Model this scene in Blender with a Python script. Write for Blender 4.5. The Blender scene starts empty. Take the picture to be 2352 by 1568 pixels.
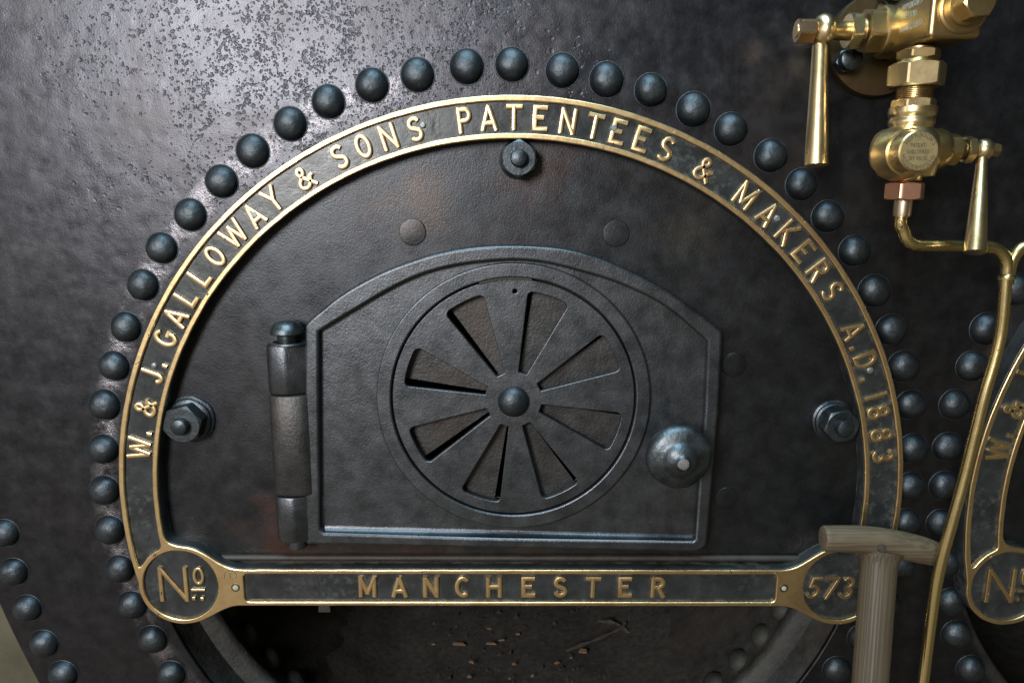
import bpy, bmesh, math, random
import numpy as np
from mathutils import Vector, Matrix, noise

random.seed(7)
C = bpy.context
SC = C.scene
COL = SC.collection
rad = math.radians

# ------------------------------------------------------------------ camera
F, CX, CY, D = 1690.0, 1176.0, 784.0, 0.95        # photo measured at 2352 x 1568
PITCH, ROLL, YAW = rad(11.0), rad(0.2), rad(0.25)
_f = np.array([math.sin(YAW), math.cos(YAW), 0.0]); _r = np.array([math.cos(YAW), -math.sin(YAW), 0.0]); _u = np.array([0, 0, 1.0])
_f, _u = math.cos(PITCH) * _f - math.sin(PITCH) * _u, math.cos(PITCH) * _u + math.sin(PITCH) * _f
_r, _u = math.cos(ROLL) * _r + math.sin(ROLL) * _u, math.cos(ROLL) * _u - math.sin(ROLL) * _r
cam_data = bpy.data.cameras.new('camera')
cam = bpy.data.objects.new('camera', cam_data)
COL.objects.link(cam)
m = Matrix.Identity(4)
for i in range(3):
    m[i][0], m[i][1], m[i][2] = _r[i], _u[i], -_f[i]
m[1][3] = -D
cam.matrix_world = m
cam_data.sensor_width = 36.0
cam_data.lens = 36.0 * F / 2352.0
cam_data.clip_start, cam_data.clip_end = 0.02, 100.0
cam_data.dof.use_dof = True
cam_data.dof.focus_distance = 0.985
cam_data.dof.aperture_fstop = 8.0
SC.camera = cam

def U(px, py, y=0.0):
    """point of the plane at depth y that the photo shows at (px, py)"""
    d = _f + (px - CX) / F * _r - (py - CY) / F * _u
    t = (D + y) / d[1]
    return Vector((d[0] * t, y, d[2] * t))
def mpp(px, py, y=0.0):
    return (U(px + 10, py, y) - U(px - 10, py, y)).length / 20.0

# ------------------------------------------------------------------ world, lamps, exposure
W = bpy.data.worlds.new('World')
SC.world = W
W.use_nodes = True
nt = W.node_tree
nt.nodes.clear()
def N(t, kind, **kw):
    n = t.nodes.new(kind)
    for k, v in kw.items():
        if k.startswith('i_'):
            n.inputs[k[2:].replace('_', ' ')].default_value = v
        else:
            setattr(n, k, v)
    return n
def L(t, a, b): t.links.new(a, b)
wo = N(nt, 'ShaderNodeOutputWorld'); bg = N(nt, 'ShaderNodeBackground'); tc = N(nt, 'ShaderNodeTexCoord')
sep = N(nt, 'ShaderNodeSeparateXYZ'); L(nt, tc.outputs['Generated'], sep.inputs[0])
def ramp(t, stops, interp='LINEAR'):
    r = t.nodes.new('ShaderNodeValToRGB'); cr = r.color_ramp; cr.interpolation = interp
    while len(cr.elements) < len(stops): cr.elements.new(0.5)
    for e, (p, c) in zip(cr.elements, stops):
        e.position = p; e.color = (*c, 1) if len(c) == 3 else c
    return r
mr = N(nt, 'ShaderNodeMapRange'); mr.inputs['From Min'].default_value = -1; L(nt, sep.outputs['Z'], mr.inputs['Value'])
rz = ramp(nt, [(0.0, (.14, .12, .09)), (.30, (.38, .35, .29)), (.44, (.32, .295, .25)), (.56, (.20, .17, .15)), (.66, (.12, .108, .105)), (.78, (.11, .12, .13)), (1.0, (.22, .30, .36))])
L(nt, mr.outputs[0], rz.inputs[0])
mx = N(nt, 'ShaderNodeMapRange'); mx.inputs['From Min'].default_value = -1; L(nt, sep.outputs['X'], mx.inputs['Value'])
rx = ramp(nt, [(0.0, (1.5, 1.5, 1.55)), (.35, (1.2, 1.15, 1.15)), (.5, (.95, .92, .88)), (.66, (.42, .42, .36)), (1.0, (.36, .38, .28))])
L(nt, mx.outputs[0], rx.inputs[0])
mul = N(nt, 'ShaderNodeMix', data_type='RGBA', blend_type='MULTIPLY'); mul.inputs[0].default_value = 1
L(nt, rz.outputs[0], mul.inputs[6]); L(nt, rx.outputs[0], mul.inputs[7])
nz = N(nt, 'ShaderNodeTexNoise'); nz.inputs['Scale'].default_value = 4.5; nz.inputs['Detail'].default_value = 3
L(nt, tc.outputs['Generated'], nz.inputs['Vector'])
rn = ramp(nt, [(.33, (.35, .33, .3)), (.55, (1, 1, 1)), (.68, (2.4, 2.1, 1.8))]); L(nt, nz.outputs[0], rn.inputs[0])
mul2 = N(nt, 'ShaderNodeMix', data_type='RGBA', blend_type='MULTIPLY'); mul2.inputs[0].default_value = .85
L(nt, mul.outputs[2], mul2.inputs[6]); L(nt, rn.outputs[0], mul2.inputs[7])
L(nt, mul2.outputs[2], bg.inputs[0]); bg.inputs[1].default_value = 1.0; L(nt, bg.outputs[0], wo.inputs[0])

def area(name, loc, target, sx, sy, power, color):
    d = bpy.data.lights.new(name, 'AREA'); d.shape = 'RECTANGLE'; d.size, d.size_y = sx, sy
    d.energy = power; d.color = color
    o = bpy.data.objects.new(name, d); COL.objects.link(o); o.location = loc
    o.rotation_euler = (Vector(target) - Vector(loc)).to_track_quat('-Z', 'Y').to_euler()
    return o
area('window_lamp', (-1.2, -2.9, 0.74), (-.2, 0, 0), 0.8, 1.0, 145, (1.0, .98, .985))
area('skylight_lamp', (-.15, -1.05, 2.2), (-.15, -1.04, 0), 1.3, 1.7, 115, (.56, .83, 1.0))
area('left_lamp', (-2.6, -1.7, 0.3), (-.3, 0, -.3), .7, 1.4, 7, (.86, .9, 1.0))  # weak cool area lamp from the left
SC.view_settings.view_transform = 'Standard'
SC.view_settings.look = 'None'
SC.view_settings.exposure = 0.0
SC.view_settings.gamma = 1.0
SC.view_settings.use_curve_mapping = False

# ------------------------------------------------------------------ materials
def mat(name):
    mt = bpy.data.materials.new(name); mt.use_nodes = True
    t = mt.node_tree; b = t.nodes['Principled BSDF']
    return mt, t, b
def coords(t, scale=(1, 1, 1)):
    tc = N(t, 'ShaderNodeTexCoord'); mp = N(t, 'ShaderNodeMapping'); mp.inputs['Scale'].default_value = scale
    L(t, tc.outputs['Object'], mp.inputs[0]); return mp.outputs[0]
def noise_n(t, vec, scale, detail=4, rough=.55, dist=0):
    n = N(t, 'ShaderNodeTexNoise'); n.inputs['Scale'].default_value = scale; n.inputs['Detail'].default_value = detail
    n.inputs['Roughness'].default_value = rough; n.inputs['Distortion'].default_value = dist
    L(t, vec, n.inputs['Vector']); return n.outputs[0]
def mixc(t, fac, a, b, blend='MIX'):
    n = N(t, 'ShaderNodeMix', data_type='RGBA', blend_type=blend)
    for s, v in ((0, fac), (6, a), (7, b)):
        if hasattr(v, 'is_output'): L(t, v, n.inputs[s])
        else: n.inputs[s].default_value = v if s == 0 else (*v, 1)
    return n.outputs[2]
def math_n(t, op, a, b=0.0):
    n = N(t, 'ShaderNodeMath', operation=op)
    for s, v in ((0, a), (1, b)):
        if hasattr(v, 'is_output'): L(t, v, n.inputs[s])
        else: n.inputs[s].default_value = v
    return n.outputs[0]
def rng(t, v, a, b, c, d):
    n = N(t, 'ShaderNodeMapRange'); n.inputs[1].default_value = a; n.inputs[2].default_value = b
    n.inputs[3].default_value = c; n.inputs[4].default_value = d; L(t, v, n.inputs[0]); return n.outputs[0]
def bump(t, b, h, strength, dist, prev=None):
    n = N(t, 'ShaderNodeBump'); n.inputs['Strength'].default_value = strength; n.inputs['Distance'].default_value = dist
    L(t, h, n.inputs['Height'])
    if prev is not None: L(t, prev, n.inputs['Normal'])
    L(t, n.outputs[0], b.inputs['Normal']); return n.outputs[0]

def iron(name, dark, light, brown, rough, metal, grain, grain_h, lumps=0.0, pits=False, rust=0.25, stains=()):
    """black-leaded iron: graphite sheen, brown heat stains, cast grain"""
    dark, light, brown = (tuple(q * g_ for q, g_ in zip(z, (.415, .44, .465))) for z in (dark, light, brown))
    mt, t, b = mat(name); v = coords(t)
    big = noise_n(t, v, 6, 5, .6, .4); mid = noise_n(t, v, 38, 6, .65); fine = noise_n(t, v, grain, 3, .6)
    col = mixc(t, rng(t, mid, .35, .7, 0, 1), dark, light)
    col = mixc(t, rng(t, big, .47, .68, 0, rust), col, brown)
    for ctr, r_, sc_ in stains:      # old heat and rust stains where they lie on the plate
        dn = N(t, 'ShaderNodeVectorMath', operation='DISTANCE'); L(t, v, dn.inputs[0]); dn.inputs[1].default_value = ctr
        fa_ = rng(t, math_n(t, 'ADD', dn.outputs['Value'], rng(t, noise_n(t, v, 18, 5, .65), .3, .7, -r_ * .8, r_ * .8)), r_ * .2, r_ * 1.1, .36, 0)
        col = mixc(t, fa_, col, tuple(q * .6 for q in sc_))
    sp = N(t, 'ShaderNodeTexVoronoi'); sp.inputs['Scale'].default_value = 70; L(t, v, sp.inputs['Vector'])
    spk = math_n(t, 'LESS_THAN', sp.outputs['Distance'], .035)
    spk = math_n(t, 'MULTIPLY', spk, math_n(t, 'GREATER_THAN', mid, .56))
    col = mixc(t, spk, col, (.22, .20, .17))
    L(t, col, b.inputs['Base Color'])
    rr = math_n(t, 'ADD', rng(t, mid, .3, .7, -.05, .06), rng(t, big, .35, .65, rough - .025, rough + .04))
    b.inputs['Metallic'].default_value = min(.93, metal + .2) if metal > .3 else metal
    nrm = bump(t, b, fine, .5, grain_h)
    nrm = bump(t, b, mid, .5, .0004 + lumps, nrm)
    if pits:
        wv = N(t, 'ShaderNodeVectorMath', operation='MULTIPLY_ADD'); nc = N(t, 'ShaderNodeTexNoise'); nc.inputs['Scale'].default_value = 160; nc.inputs['Detail'].default_value = 3
        L(t, v, nc.inputs['Vector']); L(t, nc.outputs['Color'], wv.inputs[0]); wv.inputs[1].default_value = (.0065, .0065, .0065); L(t, v, wv.inputs[2])
        mask = N(t, 'ShaderNodeVectorMath', operation='DISTANCE'); L(t, v, mask.inputs[0]); mask.inputs[1].default_value = (-.24, 0, .20)
        mk = rng(t, math_n(t, 'ADD', mask.outputs['Value'], rng(t, big, .3, .7, -.12, .12)), .03, .36, 1, 0)
        clump = math_n(t, 'MULTIPLY', rng(t, noise_n(t, v, 22, 5, .65), .42, .60, .12, .85), mk)
        p = None
        for sc in (165, 330):
            vo = N(t, 'ShaderNodeTexVoronoi'); vo.inputs['Scale'].default_value = sc; L(t, wv.outputs[0], vo.inputs['Vector'])
            cs = N(t, 'ShaderNodeSeparateColor'); L(t, vo.outputs['Color'], cs.inputs[0])
            on = math_n(t, 'LESS_THAN', cs.outputs[0], clump)
            one = math_n(t, 'MULTIPLY', on, rng(t, vo.outputs['Distance'], .22, .5, 1, 0))
            p = one if p is None else math_n(t, 'MAXIMUM', p, one)
        inv = math_n(t, 'SUBTRACT', 1.0, p)
        nrm = bump(t, b, inv, .5, .0008, nrm)
        blis = N(t, 'ShaderNodeTexVoronoi', feature='SMOOTH_F1'); blis.inputs['Scale'].default_value = 60; L(t, v, blis.inputs['Vector'])
        nrm = bump(t, b, blis.outputs['Distance'], .25, .0016, nrm)
        # rubbed bare band beside the left row of rivets
        ds = N(t, 'ShaderNodeVectorMath', operation='DISTANCE'); L(t, v, ds.inputs[0]); ds.inputs[1].default_value = (0, 0, -.395)
        band = math_n(t, 'MULTIPLY', rng(t, math_n(t, 'ABSOLUTE', math_n(t, 'SUBTRACT', ds.outputs['Value'], .549)), .004, .022, 1, 0), rng(t, noise_n(t, v, 24, 5, .7), .44, .58, 0, 1))
        sx = N(t, 'ShaderNodeSeparateXYZ'); L(t, v, sx.inputs[0])
        band = math_n(t, 'MULTIPLY', band, rng(t, sx.outputs['X'], -.2, -.08, 1, 0))
        col2 = mixc(t, math_n(t, 'MULTIPLY', band, .45), col, (.40, .38, .40))
        L(t, col2, b.inputs['Base Color'])
        rr = math_n(t, 'ADD', rr, math_n(t, 'MULTIPLY', p, .10))
        nrm = bump(t, b, math_n(t, 'MULTIPLY', band, fine), .6, .0012, nrm)
    L(t, rr, b.inputs['Roughness'])
    return mt

STAINS = [((-.30, 0, -.475), .085, (.20, .085, .055)), ((-.15, 0, -.485), .07, (.16, .08, .055)), ((.04, 0, .035), .06, (.13, .085, .075)), ((.23, 0, -.05), .05, (.12, .11, .085)), ((-.12, 0, .0), .05, (.13, .10, .08)), ((.02, 0, -.49), .09, (.17, .13, .09)), ((-.38, 0, -.24), .06, (.05, .05, .055)), ((.36, 0, -.2), .07, (.05, .05, .05))]
IRON_PLATE = iron('plate_iron', (.070, .067, .072), (.115, .110, .114), (.085, .066, .055), .34, .72, 480, .0004, .0006, pits=True)
IRON_RIVET = iron('rivet_iron', (.088, .098, .104), (.135, .147, .152), (.10, .094, .082), .47, .75, 240, .0010, .0016)
IRON_MOUTH = iron('mouth_plate_iron', (.066, .065, .067), (.100, .099, .101), (.088, .072, .062), .37, .70, 520, .0005, .0003, rust=.22, stains=STAINS)
IRON_KNUCKLE = iron('knuckle_iron', (.09, .084, .078), (.15, .14, .13), (.14, .105, .085), .46, .6, 260, .0012, .0010, rust=.6)
IRON_SILL = iron('sill_iron', (.07, .06, .05), (.12, .10, .08), (.12, .08, .055), .6, .4, 300, .0008)
IRON_CAST = iron('cast_iron', (.140, .142, .146), (.215, .216, .22), (.14, .122, .108), .385, .76, 430, .0007, .0003)
IRON_BOLT = iron('bolt_iron', (.085, .098, .104), (.15, .163, .166), (.09, .083, .075), .40, .7, 260, .0008, .0010)
IRON_FLUE = iron('flue_iron', (.024, .023, .020), (.075, .072, .056), (.085, .058, .042), .7, .15, 180, .002, .001, rust=.6)
IRON_KNOB = iron('knob_iron', (.10, .115, .12), (.26, .28, .28), (.09, .09, .085), .40, .75, 200, .0009, .0014)

def paint(name):
    mt, t, b = mat(name); v = coords(t)
    a = noise_n(t, v, 30, 6, .65, .3); c = noise_n(t, v, 90, 5, .7); big = noise_n(t, v, 7, 3)
    col = mixc(t, rng(t, a, .4, .65, 0, 1), (.014, .016, .016), (.026, .028, .028))
    res = math_n(t, 'MULTIPLY', rng(t, c, .5, .68, 0, 1), rng(t, big, .48, .64, .04, .5))
    col = mixc(t, res, col, (.075, .08, .075))
    ao = N(t, 'ShaderNodeAmbientOcclusion'); ao.inputs['Distance'].default_value = .0045; ao.samples = 4      # dried metal polish caught in the corners of the relief
    cor = math_n(t, 'MULTIPLY', rng(t, ao.outputs['AO'], .45, .85, 1, 0), rng(t, noise_n(t, v, 45, 4, .65), .45, .62, .05, .8))
    col = mixc(t, cor, col, (.13, .135, .11))
    L(t, col, b.inputs['Base Color']); b.inputs['Metallic'].default_value = .2
    L(t, rng(t, math_n(t, 'ADD', a, math_n(t, 'MULTIPLY', res, .6)), .3, 1.0, .24, .55), b.inputs['Roughness'])
    n = bump(t, b, a, .5, .0012); bump(t, b, c, .4, .0006, n)
    return mt
PAINT = paint('recess_paint')

def brass(name, col, tarnish, rough, nicks=True, tarn_amt=.6, brushed=None, wavy=.0004):
    mt, t, b = mat(name); v = coords(t)
    a = noise_n(t, v, 14, 5, .6, .5); c = noise_n(t, v, 120, 4, .7)
    cc = mixc(t, rng(t, a, .42, .68, 0, tarn_amt), col, tarnish)
    if nicks:
        vo = noise_n(t, v, 75, 4, .62, 1.2)
        nk = rng(t, vo, .68, .71, 0, 1)
        cc = mixc(t, nk, cc, (.06, .045, .03))
    L(t, cc, b.inputs['Base Color']); b.inputs['Metallic'].default_value = 1
    L(t, rng(t, math_n(t, 'ADD', a, math_n(t, 'MULTIPLY', c, .5)), .4, 1.1, rough - .06, rough + .12), b.inputs['Roughness'])
    n = bump(t, b, c, .2, .0002); n = bump(t, b, noise_n(t, v, 26, 3), .5, wavy, n)
    if nicks: bump(t, b, math_n(t, 'SUBTRACT', 1.0, nk), .6, .001, n)
    if brushed:
        v2 = coords(t, brushed); n = bump(t, b, noise_n(t, v2, 60, 3), .15, .0005, n)
    return mt
BRASS = brass('brass', (.68, .51, .265), (.40, .255, .13), .33, tarn_amt=.85, wavy=.0016)
BRASS_BRIGHT = brass('polished_brass', (.66, .525, .29), (.48, .375, .19), .27, nicks=False, tarn_amt=.5)
BRASS_DULL = brass('tarnished_brass', (.44, .32, .145), (.28, .21, .10), .32, nicks=False, tarn_amt=.8)
BRASS_PIPE = brass('pipe_brass', (.56, .445, .22), (.44, .36, .15), .22, nicks=True, tarn_amt=.8)
BRONZE = brass('bronze', (.13, .09, .045), (.07, .048, .03), .42, nicks=False)
COPPER = brass('copper', (.58, .33, .22), (.32, .18, .13), .34, nicks=True)
REDBRASS = brass('red_bronze', (.42, .27, .16), (.27, .17, .10), .3, nicks=False)
GUNMETAL = brass('gunmetal', (.42, .34, .25), (.30, .22, .16), .32, nicks=False)

def simple(name, col, rough, metal=0.0, var=.3, scale=60, bh=.0005):
    mt, t, b = mat(name); v = coords(t); a = noise_n(t, v, scale, 5, .65)
    L(t, mixc(t, rng(t, a, .35, .65, 0, 1), tuple(c * (1 - var) for c in col), tuple(min(1, c * (1 + var)) for c in col)), b.inputs['Base Color'])
    b.inputs['Roughness'].default_value = rough; b.inputs['Metallic'].default_value = metal
    bump(t, b, a, .4, bh); return mt
STAMP = simple('stamped_ink', (.06, .045, .025), .6)
VERDIGRIS = simple('pale_residue', (.22, .23, .18), .6)
WALLM = simple('wall_plaster', (.066, .058, .033), .8, var=.25, scale=9, bh=.002)
ASH = simple('ash', (.017, .0145, .011), .95, var=.6, scale=90, bh=.004)
CHIP = simple('chip_wood', (.15, .085, .045), .7, var=.4, scale=150)
STICK = simple('stick_wood', (.03, .022, .016), .8, var=.4, scale=120)
PINM = simple('pin_steel', (.16, .17, .17), .45, .6)
TIPM = simple('worn_tip', (.10, .092, .084), .75, .1, var=.4, scale=400)
DARK = simple('hole_shade', (.012, .012, .012), .9)  # near-black colour painting the shade inside an open hole

def wood(name, axis_scale, base, line):
    mt, t, b = mat(name); v = coords(t, axis_scale)
    g = noise_n(t, v, 1, 2, .5, 0); v2 = coords(t); big = noise_n(t, v2, 30, 4)
    w = rng(t, g, .46, .56, 0, 1)
    col = mixc(t, w, base, line); col = mixc(t, rng(t, big, .4, .7, 0, .35), col, (.034, .023, .012))
    L(t, col, b.inputs['Base Color']); L(t, rng(t, w, 0, 1, .55, .72), b.inputs['Roughness'])
    b.inputs['Specular IOR Level'].default_value = .3
    bump(t, b, math_n(t, 'SUBTRACT', 1.0, w), .35, .0005); return mt
WOOD_SHAFT = wood('weathered_ash_shaft', (420, 420, 3.0), (.056, .041, .023), (.038, .027, .0145))
WOOD_GRIP = wood('weathered_ash_grip', (3, 400, 400), (.092, .072, .044), (.06, .045, .026))

# ------------------------------------------------------------------ mesh helpers
def link(o, parent=None):
    COL.objects.link(o)
    if parent is not None: o.parent = parent
    return o
def thing(name, label, cat, group=None, kind=None):
    o = bpy.data.objects.new(name, None); COL.objects.link(o); o.empty_display_size = .05
    o['label'] = label; o['category'] = cat
    if group: o['group'] = group
    if kind: o['kind'] = kind
    return o
def finish(name, me, material, parent=None, angle=35):
    me.materials.clear(); me.materials.append(material)
    for p in me.polygons: p.use_smooth = True
    try: me.set_sharp_from_angle(angle=rad(angle))
    except Exception: pass
    return link(bpy.data.objects.new(name, me), parent)
def from_pydata(name, vs, fs, material, parent=None, angle=35, merge=False):
    me = bpy.data.meshes.new(name); me.from_pydata([tuple(v) for v in vs], [], fs)
    bm = bmesh.new(); bm.from_mesh(me)
    if merge: bmesh.ops.remove_doubles(bm, verts=bm.verts, dist=1e-6)
    bmesh.ops.recalc_face_normals(bm, faces=bm.faces); bm.to_mesh(me); bm.free()
    return finish(name, me, material, parent, angle)
def plate(name, loops, y_front, thick, material, parent=None, bevel=.0015, res=2, angle=35):
    """flat casting: loops (first outer, rest holes) of (x, z), front face at y_front facing the viewer"""
    cu = bpy.data.curves.new(name, 'CURVE'); cu.dimensions = '2D'; cu.fill_mode = 'BOTH'
    cu.extrude = max(thick / 2 - bevel, 1e-5); cu.bevel_depth = bevel; cu.bevel_resolution = res; cu.offset = -bevel
    for lp in loops:
        s = cu.splines.new('POLY'); s.points.add(len(lp) - 1); s.use_cyclic_u = True
        for p, q in zip(s.points, lp): p.co = (q[0], q[1], 0, 1)
    o = bpy.data.objects.new(name, cu); COL.objects.link(o)
    me = bpy.data.meshes.new_from_object(o.evaluated_get(C.evaluated_depsgraph_get()))
    bpy.data.objects.remove(o); bpy.data.curves.remove(cu)
    yc = y_front + thick / 2
    me.transform(Matrix(((1, 0, 0, 0), (0, 0, -1, yc), (0, 1, 0, 0), (0, 0, 0, 1))))
    me.name = name
    return finish(name, me, material, parent, angle)
def frame_from(axis):
    a = Vector(axis).normalized()
    up = Vector((0, 0, 1)) if abs(a.z) < .9 else Vector((0, -1, 0))
    x = up.cross(a).normalized(); return a, x, a.cross(x)
def lathe(name, p0, axis, prof, material, parent=None, n=40, angle=35, wob=0.0, ref=None):
    """turned body: prof = [(distance along axis, radius)]"""
    a, x, y = frame_from(axis); p0 = Vector(p0); vs = []; fs = []
    for t, r in prof:
        for k in range(n):
            th = 2 * math.pi * k / n; rr = max(r, 1e-5)
            if wob: rr *= 1 + wob * noise.noise((math.cos(th) * 1.7 + p0.x * 50, math.sin(th) * 1.7, t * 60))
            vs.append(p0 + a * t + (x * math.cos(th) + y * math.sin(th)) * rr)
    for i in range(len(prof) - 1):
        for k in range(n):
            k2 = (k + 1) % n
            fs.append((i * n + k, i * n + k2, (i + 1) * n + k2, (i + 1) * n + k))
    fs.append(tuple(range(n - 1, -1, -1))); fs.append(tuple(range((len(prof) - 1) * n, len(prof) * n)))
    return from_pydata(name, vs, fs, material, parent, angle)
def hexnut(name, p0, axis, length, rad_out, material, parent=None, rot=0.0, chamfer=(1, 1), bore=None, ref=None, edge=.06):
    """hexagon nut with the curved chamfer of a turned corner; p0 at its near end"""
    a, x, y = frame_from(axis); p0 = Vector(p0); n = 72; ap = rad_out * math.cos(math.pi / 6)
    def hr(th):
        q = (th - rot) % (math.pi / 3) - math.pi / 6
        base = ap / math.cos(q)
        return min(base, rad_out * (1 - edge * .25))
    vs = []; fs = []; rows = []
    rc = ap * .97
    def row(fn):
        r = []
        for k in range(n):
            th = 2 * math.pi * k / n + 1e-4; t, rr = fn(th)
            r.append(len(vs)); vs.append(p0 + a * t + (x * math.cos(th) + y * math.sin(th)) * rr)
        rows.append(r)
    c0, c1 = chamfer
    k = .55
    row(lambda th: (0, rc if c0 else hr(th)))
    if c0: row(lambda th: ((hr(th) - rc) * k + length * .01, hr(th)))
    row(lambda th: (length * .5, hr(th)))
    if c1: row(lambda th: (length - (hr(th) - rc) * k - length * .01, hr(th)))
    row(lambda th: (length, rc if c1 else hr(th)))
    for r0, r1 in zip(rows, rows[1:]):
        for i in range(n):
            j = (i + 1) % n; fs.append((r0[i], r0[j], r1[j], r1[i]))
    fs.append(tuple(reversed(rows[0]))); fs.append(tuple(rows[-1]))
    return from_pydata(name, vs, fs, material, parent, 28)
def catmull(pts, seg=8, closed=False):
    P = [Vector(p) for p in pts]; out = []; n = len(P)
    rngk = range(n if closed else n - 1)
    for i in rngk:
        p0 = P[(i - 1) % n] if (closed or i > 0) else P[0] * 2 - P[1]
        p1 = P[i]; p2 = P[(i + 1) % n]
        p3 = P[(i + 2) % n] if (closed or i + 2 < n) else P[-1] * 2 - P[-2]
        for k in range(seg):
            t = k / seg
            out.append(.5 * ((2 * p1) + (p2 - p0) * t + (2 * p0 - 5 * p1 + 4 * p2 - p3) * t * t + (3 * p1 - p0 - 3 * p2 + p3) * t ** 3))
    if not closed: out.append(P[-1])
    return out
def tube(name, path, radius, material, parent=None, n=24, flat=1.0, cap=True):
    """round bar along path; radius a number or one per point"""
    path = [Vector(p) for p in path]; vs = []; fs = []; m_ = len(path); up = Vector((0, -1, 0))
    for i, p in enumerate(path):
        d = (path[min(i + 1, m_ - 1)] - path[max(i - 1, 0)]).normalized()
        x = d.cross(up).normalized(); y = x.cross(d); r = radius[i] if hasattr(radius, '__len__') else radius
        for k in range(n):
            th = 2 * math.pi * k / n; vs.append(p + (x * math.cos(th) + y * math.sin(th) * flat) * r)
    for i in range(m_ - 1):
        for k in range(n):
            k2 = (k + 1) % n; fs.append((i * n + k, i * n + k2, (i + 1) * n + k2, (i + 1) * n + k))
    if cap: fs += [tuple(range(n - 1, -1, -1)), tuple(range((m_ - 1) * n, m_ * n))]
    return from_pydata(name, vs, fs, material, parent, 40)
def circle(cx, cz, r, n=128, ph=0.0):
    return [(cx + r * math.cos(2 * math.pi * k / n + ph), cz + r * math.sin(2 * math.pi * k / n + ph)) for k in range(n)]
def xz(v): return (v.x, v.z)
def rounded(loop, r, seg=5):
    """fillet every corner of a polygon; r one radius or one per corner"""
    out = []; n = len(loop)
    for i in range(n):
        p = Vector(loop[i]); a = Vector(loop[i - 1]); b = Vector(loop[(i + 1) % n]); rr = r[i] if hasattr(r, '__len__') else r
        u = (a - p); w = (b - p); lu, lw = u.length, w.length
        u.normalize(); w.normalize(); ang = u.angle(w)
        if rr <= 0 or ang > 3.1: out.append(tuple(p)); continue
        d = min(rr / math.tan(ang / 2), lu * .49, lw * .49); r2 = d * math.tan(ang / 2)
        c = p + (u + w).normalized() * (r2 / math.sin(ang / 2)); s = p + u * d - c; e = p + w * d - c
        for k in range(seg + 1):
            t = k / seg; q = s.lerp(e, t).normalized() * r2; out.append(tuple(c + q))
    return out

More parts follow.
